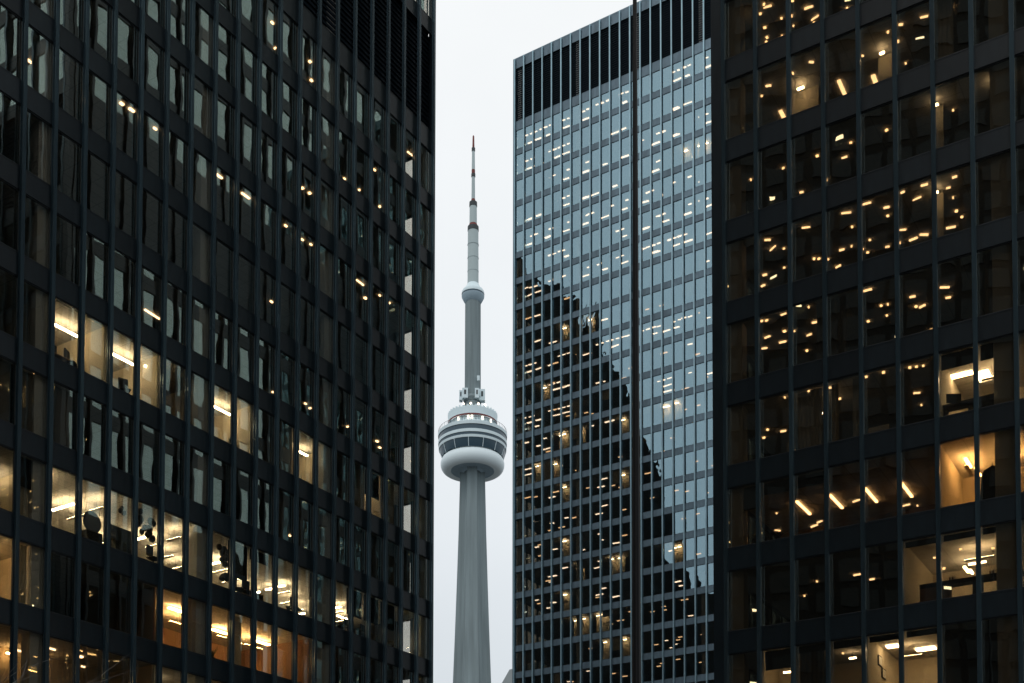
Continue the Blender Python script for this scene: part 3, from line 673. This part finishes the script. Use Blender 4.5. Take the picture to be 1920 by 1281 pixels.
# big round backed armchair
u_, z_ = TL.at_depth(172, 968, 1.2)
t = thing('round_screen', 'big round dark panel standing on a cabinet in a lit window', 'screen'); place_local(t, TL, u_, 1.2, zf(TL, r9))
MB().box(-.42, .42, -.22, .22, 0, .95).obj('cabinet', M['dark'], t)
o = MB().lathe([(.001, -.05), (.46, -.05), (.5, 0), (.46, .05), (.001, .05)], 28).obj('disc', mat('grey_panel', (.06, .07, .08), .7), t, True); o.location = (.02, 0, 1.42); o.rotation_euler = (R(90), 0, 0)
# tall dark shelf with a bright gap
u_, z_ = TL.at_depth(222, 985, 1.3)
t = thing('shelf_unit', 'dark open shelf unit beside the small balloons', 'shelf'); place_local(t, TL, u_, 1.3, zf(TL, r9))
MB().box(-.62, -.3, -.2, .2, 1.1, 1.15).box(-.3, .55, -.2, .2, 0, 1.62).box(-.62, -.56, -.2, .2, 0, 1.62).box(-.56, -.3, -.2, .2, 1.45, 1.62).box(-.56, -.3, -.2, .2, 0, .5).obj('carcass', mat('blue_grey_board', (.03, .04, .045), .7), t)
# right tower: jacket, counter, plant pots, pictures
u_, z_ = TR.at_depth(1867, 905, 1.1)
t = thing('jacket', 'black jacket hanging by the bright orange window of the right tower', 'jacket'); place_local(t, TR, u_ - .12, 1.1, z_ - .1); t.scale = (1.3, 1.3, 1.3)
pts = [(0, .62), (.07, .58), (.24, .50), (.30, .36), (.34, -.1), (.36, -.42), (.27, -.44), (.24, -.1), (.23, -.62), (-.23, -.62), (-.24, -.1), (-.27, -.44), (-.36, -.42), (-.34, -.1), (-.30, .36), (-.24, .50), (-.07, .58)]
bm = bmesh.new(); vs = [bm.verts.new((x, -.09, z)) for x, z in pts]; f = bm.faces.new(vs)
ex = bmesh.ops.extrude_face_region(bm, geom=[f]); bmesh.ops.translate(bm, verts=[v for v in ex['geom'] if isinstance(v, bmesh.types.BMVert)], vec=(0, .18, 0))
bmesh.ops.recalc_face_normals(bm, faces=bm.faces); me = bpy.data.meshes.new('cloth'); bm.to_mesh(me); bm.free(); me.materials.append(M['fabric'])
o = link('cloth', me, t); b = o.modifiers.new('b', 'BEVEL'); b.width = .05; b.segments = 3
MB().tube([(-.2, 0, .5), (0, 0, .64), (.2, 0, .5)], .012, 5).tube([(0, 0, .64), (0, 0, .74)], .008, 5).obj('hanger', M['dark'], t)
zq = zf(TR, 9)
t = thing('counter', 'long dark counter with a rail in the domed ceiling room', 'counter'); place_local(t, TR, 5.7 * MOD, 1.4, zq)
MB().box(-2.1, 1.9, -.25, .25, 1.02, 1.2).obj('top', M['dark'], t); MB().box(-2.1, -.9, -.22, .22, 0, 1.02).obj('cabinet', M['wood'], t); MB().box(.0, .35, -.22, .22, 0, 1.02).obj('cabinet', M['dark'], t)
MB().box(1.0, 1.6, -.2, .2, 0, .55).obj('cabinet', M['wood'], t)
for u_, w_, lb in [(5.2 * MOD, .35, 'short row of books on the dark counter'), (6.2 * MOD, .25, 'small stack of books at the right end of the counter')]:
    t = thing('books', lb, 'books'); place_local(t, TR, u_, 1.35, zq + 1.2)
    for q in range(4): MB().box(q * .06 - w_ / 2, q * .06 - w_ / 2 + .045, -.08, .08, 0, .16 + .03 * (q % 2)).obj('book', M['paper'] if q % 2 else M['wood'], t)
zq = zf(TR, 7)
t = thing('desk', 'cluttered desk across the two brightly lit upper right windows', 'desk', group='office desks in the lit rooms'); place_local(t, TR, 5.9 * MOD, 1.1, zq)
MB().box(-1.3, 1.3, -.35, .35, .85, .9).obj('desktop', M['dark'], t); MB().box(-.3, 1.3, -.3, .3, 0, .85).obj('drawers', M['dark'], t); MB().box(-1.28, -1.2, -.3, .3, 0, .85).obj('leg', M['dark'], t)
monitor(TR, 5.3 * MOD, 1.05, zq + .9, .5, 'black monitor on the cluttered desk of the right tower')
for px, py, dep, nm in [(1634, 1250, 5.0, 'upper'), (1640, 1268, 5.0, 'lower')]:
    u, z = TR.at_depth(px, py, 3.0)
    t = thing('picture_frame', 'dark framed picture on the pale wall, %s of the two' % nm, 'picture'); place_local(t, TR, 3 * MOD + .075, 2.2 if nm == 'upper' else 2.8, z)
    MB().box(-.02, .02, -.3, .3, -.22, .22).obj('frame', M['dark'], t); MB().box(.021, .026, -.24, .24, -.17, .17).obj('print', M['paper'], t)
t = thing('picture_frame', 'framed picture in the window above the bottom edge near the left column', 'picture'); place_local(t, TR, .85, 2.36, zf(TR, 10) + 1.1)
MB().box(-.4, .4, -.02, .02, -.3, .3).obj('frame', M['dark'], t); MB().box(-.34, .34, -.026, -.021, -.24, .24).obj('print', M['paper'], t)
for u_, lb in [(.75, 'white box on the sill of the dim room left of the bright curtain'), (3.6, 'long white box on the sill of the dark middle room')]:
    t = MB().box(0, .3 if u_ < 1 else .85, 0, .2, 0, .6 if u_ < 1 else .42).obj('storage_box', M['paper']); t['label'] = lb; t['category'] = 'box'
    place_local(t, TR, u_ * MOD, .6, TR.rows[7][0] + .0)
    if u_ > 1: place_local(t, TR, 3 * MOD + .12, .6, TR.rows[7][0])

# ------------------------------------------------------------------ communications tower
DT = 791.0
def slope(y): return math.tan(math.atan((CY - y) / F) + PITCH)
def zt(y, r=0): return CZ + slope(y) * (DT - r)
def mp(y): return (DT * math.cos(PITCH) + zt(y) * math.sin(PITCH)) / F
XT = (886.0 - 960) / F * (DT * math.cos(PITCH) + 440 * math.sin(PITCH)) - .3
ct = thing('communications_tower', 'tall grey concrete tower with round pod and antenna in the gap', 'tower', (XT, DT, 0))
def sect(name, m, segs, seg=32, smooth=True):
    """segs: (photo row, half width in photo pixels)"""
    return MB().lathe([(w * mp(y), zt(y)) for y, w in reversed(segs)], seg).obj(name, M[m], ct, smooth)
sect('mast_tip', 'mast_red', [(254, .5), (256, 1.6), (277.5, 2.1)], 12)
sect('mast_collar', 'mast_dark', [(277.5, 2.2), (278, 3.3), (284, 3.3), (284.3, 2.5)], 12)
sect('mast_section', 'mast_white', [(284, 2.6), (319, 3.1)], 12)
sect('mast_band', 'mast_red', [(319, 3.3), (326, 3.3)], 12)
sect('mast_collar', 'mast_dark', [(326, 3.2), (326.4, 3.9), (332, 3.9), (332.4, 3)], 12)
sect('mast_section', 'mast_white', [(332, 3.0), (374, 3.4)], 12)
sect('mast_band', 'mast_red', [(374, 3.6), (380, 4.6)], 12)
sect('mast_collar', 'mast_dark', [(379.6, 3.5), (380, 7.3), (388, 7.5), (388.4, 6.5)], 16)
sect('mast_section', 'mast_white', [(388, 6.8), (421, 7.0)], 16)
sect('mast_band', 'mast_red', [(420.6, 7.3), (426, 9)], 16)
sect('mast_collar', 'mast_dark', [(425.6, 6), (426, 10.4), (434, 10.5), (434.4, 9)], 20)
sect('mast_section', 'mast_white', [(434, 9.9), (534, 10.4)], 20)
for y in (459, 484, 509): sect('mast_joint', 'mast_white', [(y, 10.2), (y + .3, 10.7), (y + 1.5, 10.7), (y + 1.8, 10.2)], 20)
sect('upper_pod', 'pod_white', [(533, 10.2), (536, 12), (541, 14.5), (545, 19), (549, 21.2), (553, 21.4)], 40)
sect('upper_pod_window', 'pod_dark', [(552.8, 21.0), (556, 20.9)], 40)
sect('upper_pod_base', 'underside', [(555.8, 21.3), (558, 21), (563, 18.5), (569, 15), (570, 13)], 40)
# upper shaft, hexagonal with soft ribs
def hexshaft(y0, w0, y1, w1, name, rib=.10, n=14):
    mb = MB(); K = 24
    for j in range(n + 1):
        y = y0 + (y1 - y0) * j / n; w = (w0 + (w1 - w0) * j / n) * mp(y); z = zt(y)
        for q in range(K):
            a = 2 * math.pi * q / K + R(30); rr = w * (1 - rib * (.5 - .5 * math.cos(3 * a - R(90))) ** 2)
            mb.v.append((rr * math.cos(a), rr * math.sin(a), z))
    for j in range(n):
        for q in range(K): mb.f.append((j * K + q, (j + 1) * K + q, (j + 1) * K + (q + 1) % K, j * K + (q + 1) % K))
    return mb.obj(name, M['concrete'], ct)
hexshaft(569, 14.8, 770, 15.4, 'upper_shaft', .05)
# main shaft: three tapering fins around a hexagonal core, down to the ground
mb = MB()
def ysh(z):      # photo row of a height at the tower axis
    return CY - F * math.tan(math.atan((z - CZ) / DT) - PITCH)
hs = [zt(872), zt(905), zt(1000), zt(1100), zt(1200), zt(1281), 90, 40, 10, 0]
def hw(z):
    y = ysh(z); return (22.2 + (33.8 - 22.2) * ((y - 895) / 386.) ** 1.25 if y > 895 else 22.2) * mp(min(y, 1700))
prof_n = 0
for z in hs:
    w = hw(z); core = w * .56; fin = w * 1.0; th = w * .40
    ring = []
    for q in range(3):
        a = R(-90 + 120 * q)
        d = Vector((math.cos(a), math.sin(a))); n_ = Vector((-d.y, d.x))
        a0 = a - R(60)
        c0 = Vector((math.cos(a0), math.sin(a0))) * core * .98
        ring += [c0 - Vector((-c0.y, c0.x)).normalized() * core * .3, c0 + Vector((-c0.y, c0.x)).normalized() * core * .3,
                 d * core * .9 - n_ * th, d * fin - n_ * th, d * fin + n_ * th, d * core * .9 + n_ * th]
    prof_n = len(ring); mb.v += [(p.x, p.y, z) for p in ring]
for j in range(len(hs) - 1):
    for q in range(prof_n): mb.f.append((j * prof_n + q, (j + 1) * prof_n + q, (j + 1) * prof_n + (q + 1) % prof_n, j * prof_n + (q + 1) % prof_n))
mb.obj('main_shaft', M['concrete'], ct)
PX = .3545
def ring(name, m, segs, seg=96): return MB().lathe([(w * PX, zt(y, w * PX)) for y, w in reversed(segs)], seg).obj(name, M[m], ct, True)
# the rows are those of the near rim, the widths half the outline
ring('crown', 'pod_white', [(760, 44), (760.5, 46.5), (774, 46), (774.5, 43)])
mb = MB()
for q in range(36):
    a = 2 * math.pi * q / 36; r0 = 46 * PX; ztop_ = zt(760.4, r0)
    c, s_ = math.cos(a), math.sin(a)
    for dr in (0,):
        mb.tube([(r0 * .97 * c, r0 * .97 * s_, ztop_ - .6), (r0 * .97 * c, r0 * .97 * s_, ztop_ + 1.1)], .75, 6)
mb.obj('crown_teeth', M['pod_white'], ct, kind='stuff')
ring('red_rim', 'mast_red', [(774, 46.2), (777, 46.0)])
ring('balcony_wall', 'pod_white', [(777, 42), (789, 43)])
ring('deck', 'pod_white', [(786.5, 42), (787.2, 64), (787.6, 64.8), (793.5, 64.5), (793.6, 62.5)])
ring('window_band', 'pod_dark', [(793.4, 63.2), (803, 63.0)])
ring('white_band', 'pod_white', [(802.6, 62), (802.8, 64.4), (808.4, 64.2), (808.6, 62)])
ring('window_band', 'pod_dark', [(808.4, 63.0), (814, 62.6)])
ring('white_band', 'pod_white', [(813.6, 61), (813.8, 63.8), (818.6, 63.2), (818.8, 61)])
ring('window_band', 'pod_dark', [(818.6, 62.2), (826, 60.5), (836, 57)])
mb = MB()
for q in range(14):
    a = 2 * math.pi * (q + .3) / 14; p0 = 62.8 * PX; p1 = 57.8 * PX
    mb.tube([(p0 * math.cos(a), p0 * math.sin(a), zt(818.6, p0)), (p1 * math.cos(a), p1 * math.sin(a), zt(836, p1))], .22, 5)
mb.obj('window_posts', M['pod_white'], ct, kind='stuff')
# torus radome
tz = zt(846, 55 * PX); prof = []
Rt, rt = 47.5 * PX, 12.2 * PX
for q in range(21):
    a = R(115) - R(240) * q / 20; prof.append((Rt + rt * math.cos(a), tz - 1.2 + rt * 1.18 * math.sin(a)))
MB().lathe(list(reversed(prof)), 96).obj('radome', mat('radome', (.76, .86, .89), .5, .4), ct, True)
zb = prof[-1][1]; rb = prof[-1][0]
MB().lathe([(16 * PX, zb - 1.0), (30 * PX, zb + 1.2), (rb - .3, zb + .5), (rb, zb)], 64).obj('pod_underside', M['underside'], ct, True)
mb = MB()
for q in range(24):
    a = 2 * math.pi * q / 24
    mb.tube([(22 * PX * math.cos(a), 22 * PX * math.sin(a), zb - .4), (rb * .96 * math.cos(a), rb * .96 * math.sin(a), zb + .1)], .16, 4)
mb.obj('underside_ribs', M['underside'], ct, kind='stuff')
# railing
mb = MB(); rr = 64.5 * PX; z0 = zt(787.4, rr)
for q in range(48):
    a = 2 * math.pi * q / 48; x, y = rr * math.cos(a), rr * math.sin(a)
    mb.tube([(x, y, z0), (x * .985, y * .985, z0 + 2.4), (x * .95, y * .95, z0 + 3.1)], .10, 4)
ringp = [(rr * .985 * math.cos(2 * math.pi * q / 48), rr * .985 * math.sin(2 * math.pi * q / 48), z0 + 2.4) for q in range(49)]
mb.tube(ringp, .10, 4); mb.obj('railing', M['mast_dark'], ct, kind='stuff')
# radome boxes on the shaft and lamps
for x0, x1, y0, y1 in [(860.5, 866.5, 733, 751), (866.5, 877, 728.5, 747), (890, 898, 729, 747), (898, 908.5, 731, 752)]:
    sx = (x0 + x1) / 2; hw_ = (x1 - x0) / 2 * PX
    X = (sx - 885.3) * PX; yb = -math.sqrt(max(1, (17 * PX) ** 2 - min(abs(X), 16 * PX) ** 2)) - 1.2
    z1_, z0_ = zt(y0, -yb), zt(y1, -yb)
    MB().prism([(X - hw_, yb - 1), (X + hw_, yb - 1), (X + hw_, yb + 3), (X - hw_, yb + 3)], z0_, z1_).obj('antenna_box', M['pod_white'], ct)
    MB().prism([(X - hw_ * .35, yb - 1.15), (X + hw_ * .35, yb - 1.15), (X + hw_ * .35, yb - .9), (X - hw_ * .35, yb - .9)], z0_ + (z1_ - z0_) * .35, z0_ + (z1_ - z0_) * .8).obj('antenna_hatch', M['mast_dark'], ct)
MB().box(8.6 * PX, 13.5 * PX, -6.5, -5.5, zt(722), zt(713)).obj('antenna_box', M['pod_white'], ct)
MB().lathe([(16 * PX, zt(756)), (18.5 * PX, zt(750)), (16 * PX, zt(745))], 24).obj('shaft_collar', M['concrete'], ct, True)
for dx in (-2, 12, -15.5, 24):
    for k_ in (0,):
        a = math.asin(max(-1, min(1, (dx - 0) / 44.))); rr = 44 * PX
        o = MB().ball((0, 0, 0), .75, nu=10, nv=6).obj('roof_lamp', M['lamp_pod'], ct); o.location = (rr * math.sin(a), -rr * math.cos(a), zt(759, rr) + .9)
for q in range(40):
    a = 2 * math.pi * q / 40; rr = 43.2 * PX
    if abs(math.sin(a)) < .85 and math.cos(a) > 0:
        m_ = M['lamp_pod'] if q % 3 == 0 else M['mast_white']
        o = MB().box(-.55, .55, -.1, .1, -1.0, 1.0).obj('balcony_light' if q % 3 == 0 else 'balcony_pier', m_, ct); o.location = (rr * math.sin(a), -rr * math.cos(a) - .2, zt(781.5, rr)); o.rotation_euler = (0, 0, a)

# ------------------------------------------------------------------ flagpole
yb = 30.
def xpole(py):
    return
pr = ray(1190.4, 60); Xp = pr[0] / pr[1] * yb
fp = thing('flagpole', 'slim black pole rising in front of the middle tower', 'pole', (Xp, yb, 0))
MB().tube([(0, 0, 0), (0, 0, 3), (0, 0, 9), (0, 0, 16), (0, 0, 24), (0, 0, 28)], [.145, .135, .112, .088, .060, .045], 20).obj('shaft', M['pole'], fp, True)
MB().ball((0, 0, 28.1), .12).obj('ball_finial', M['pole'], fp, True)
MB().lathe([(.32, 0), (.32, .1), (.2, .16), (.15, .3)], 20).obj('base', M['pole'], fp)

# ------------------------------------------------------------------ bare tree at the lower left
tr = thing('bare_tree', 'thin bare grey twigs reaching in at the lower left corner', 'tree', (-14.9, 26.5, 0))
trunk = MB(); tw = MB(); rnd = random.Random(5)
trunk.tube([(0, 0, 0), (.05, 0, 3), (-.05, .1, 5.5), (0, .05, 8.4)], [.22, .18, .13, .07], 9)
def branch(mb, p, d, L, r, lev):
    pts = [p]; rad = [r]; q = Vector(p); dd = Vector(d).normalized(); n = 5
    for j in range(n):
        dd = (dd + Vector((rnd.uniform(-.18, .18), rnd.uniform(-.18, .18), rnd.uniform(-.12, .16)))).normalized()
        q = q + dd * L / n; pts.append(tuple(q)); rad.append(r * (1 - .8 * (j + 1) / n))
        if lev < 3 and j >= 1:
            for _ in range(2 if lev < 2 else 1):
                sd_ = (dd + Vector((rnd.uniform(-.7, .7), rnd.uniform(-.7, .7), rnd.uniform(-.3, .3)))).normalized()
                branch(mb, tuple(q), sd_, L * rnd.uniform(.35, .6), r * .45, lev + 1)
    mb.tube(pts, rad, 5)
for q in range(8):
    a = rnd.uniform(-.5, .5) if q < 5 else rnd.uniform(1, 5)
    branch(tw, (0, 0, 4.9 + q * .3), (math.cos(a), math.sin(a) * .7, .1), rnd.uniform(3.7, 4.5), .035, 1)
trunk.obj('trunk', M['bark'], tr, True); tw.obj('crown', M['bark'], tr)

# ------------------------------------------------------------------ buildings around
# pale building just showing at the foot of the middle tower
v0 = ray(948, 1281); D = 420
fb = thing('office_building', 'pale sloped roof corner at the foot of the middle tower', 'building', (-3.5, D, 0))
x0 = (950 - 960) / F * D; zA = CZ + slope(1281) * D; zB = CZ + slope(1262) * D
mb = MB(); mb.v = [(-3, 0, 0), (40, 0, 0), (40, 0, zB + 12), (2.5, 0, zB + 1.2), (-3, 0, zA - 5), (-3, 30, 0), (40, 30, 0), (40, 30, zB + 12), (2.5, 30, zB + 1.2), (-3, 30, zA - 5)]
mb.f = [(0, 1, 2, 3, 4), (9, 8, 7, 6, 5), (0, 5, 6, 1), (1, 6, 7, 2), (2, 7, 8, 3), (3, 8, 9, 4), (4, 9, 5, 0)]
mb.obj('wall', M['far'], fb)
wn = MB()
for k in range(25):
    for j in range(6): wn.box(-1 + j * 3, 1 + j * 3, -.1, -.02, 3 + k * 3.6, 5.2 + k * 3.6)
wn.obj('windows', M['pod_dark'], fb, kind='stuff')

# stepped stone tower standing to the left, mirrored in the middle tower's glass
nR = Vector((-math.sin(ANG), -math.cos(ANG))); Q0 = Vector(TM.org)
def mirrored(px, py, dist):
    v = ray(px, py); d2 = Vector((v[0], v[1])); n = nR
    t = ((Q0 - n * .4).dot(n)) / d2.dot(n); P = d2 * t; z = CZ + v[2] * t
    r2 = d2 - 2 * d2.dot(n) * n
    # meet the line through the stepped tower's front, perpendicular to the mean mirrored direction
    Wn = Vector((-.86, -.51)).normalized(); c = dist
    t2 = (c - (P - Q0).dot(Wn)) / r2.dot(Wn)
    G = P + r2 * t2; Tn = Vector((Wn.y, -Wn.x)); return (G - Q0).dot(Tn), z + v[2] * t2
DS = 150
steps = [(925, 405), (967, 468), (985, 490), (1010, 528), (1052, 541), (1086, 565), (1092, 590), (1118, 640), (1146, 685), (1160, 700), (1178, 730), (1190, 800), (1212, 830), (1236, 880), (1252, 945), (1262, 1010), (1290, 1068), (1312, 1092), (1400, 1130)]
Wn = Vector((-.86, -.51)).normalized(); Tn = Vector((Wn.y, -Wn.x)); org = Q0 + Wn * DS
st = thing('stepped_building', 'old stepped stone tower seen only mirrored in the middle tower', 'building', (org.x, org.y, 0), math.atan2(Tn.y, Tn.x))
sw = MB(); sg = Wn.x * (-Tn.y) + Wn.y * Tn.x       # which way local y points
for (xa, ya), (xb, yb_) in zip(steps[:-1], steps[1:]):
    s0, za = mirrored(xa, ya, DS); s1, zb_ = mirrored(xb, yb_, DS); z = mirrored((xa + xb) / 2, yb_ - 4, DS)[1]
    lo, hi = min(s0, s1), max(s0, s1)
    y0_, y1_ = (0, 14) if sg > 0 else (-14, 0)
    zl, zr = (za, zb_) if s0 < s1 else (zb_, za)
    if abs(xb - xa) > 24: zl, zr = (z + (za - z) * .35, z) if s0 < s1 else (z, z + (za - z) * .35)
    mb = MB().box(lo, hi + .02, y0_, y1_, 0, z); mb.v = [(a, b, (c if c == 0 else (zl if a == lo else zr))) for a, b, c in mb.v]
    mb.obj('stone_block', M['stone'], st)
    yy = -.05 if sg > 0 else .05
    u = lo + 1.2
    while u < hi - 1.2:
        zz = 4
        while zz < z - 3:
            sw.box(u, u + 1.1, min(yy, yy * 3), max(yy, yy * 3), zz, zz + 1.9); zz += 3.8
        u += 2.4
sw.obj('windows', M['stone_win'], st, kind='stuff')
for px, py0, py1 in [(1101, 553, 600), (1117, 553, 600)]:
    s0, za = mirrored(px, py0, DS); zb_ = mirrored(px, 650, DS)[1]
    MB().lathe([(2.2, zb_ - 12), (2.0, zb_), (.1, za)], 8, s0, 4 if sg > 0 else -4).obj('spire', M['stone'], st)

ob = thing('sky_blocker', 'added grey block hidden behind the left tower to keep low sky out of its glass', 'building', (-85, 262, 0))  # added to cut off the low sky in the left tower's reflections
MB().box(-60, 58, -12, 12, 0, 100).obj('wall', M['stone'], ob)
bw = MB()
for k in range(25):
    for j in range(36): bw.box(-58 + j * 3.2, -56 + j * 3.2, -12.1, -12.02, 3 + k * 3.8, 5.4 + k * 3.8)
bw.obj('windows', M['stone_win'], ob, kind='stuff')

o2 = thing('sky_blocker', 'added dark block behind the viewer to the right, keeps sky out of the left tower glass', 'building', (75, -75, 0), R(35))  # added to block the sky here and darken the lower facades
MB().box(-55, 55, -15, 15, 0, 140).obj('wall', M['stone'], o2)
bw = MB()
for k in range(36):
    for j in range(34): bw.box(-54 + j * 3.2, -52 + j * 3.2, 15.02, 15.1, 3 + k * 3.8, 5.4 + k * 3.8)
bw.obj('windows', M['stone_win'], o2, kind='stuff')

# big dark block added behind the camera so the right tower mirrors no sky
blk = thing('sky_blocker', 'added dark block behind the viewer, blocks the sky mirrored in the right tower', 'building', (-83, -37, 0), R(-48.6))
MB().box(-62, 62, -15, 15, 0, 175).obj('wall', M['stone'], blk)
bw = MB(); bl = MB(); rb_ = random.Random(3)
for k in range(44):
    for j in range(38):
        for sgn in (-1, 1):
            bw.box(-60 + j * 3.2, -57.6 + j * 3.2, 15 * sgn - .06 + (.05 * sgn), 15 * sgn + .06 + (.05 * sgn), 3 + k * 3.8, 5.6 + k * 3.8)
            if rb_.random() < .05: bl.box(-59.5 + j * 3.2, -58.6 + j * 3.2, 15 * sgn - .2, 15 * sgn + .2, 4.8 + k * 3.8, 5.1 + k * 3.8)
bw.obj('windows', M['stone_win'], blk, kind='stuff'); bl.obj('lit_windows', M['lamp_strip'], blk, kind='stuff')
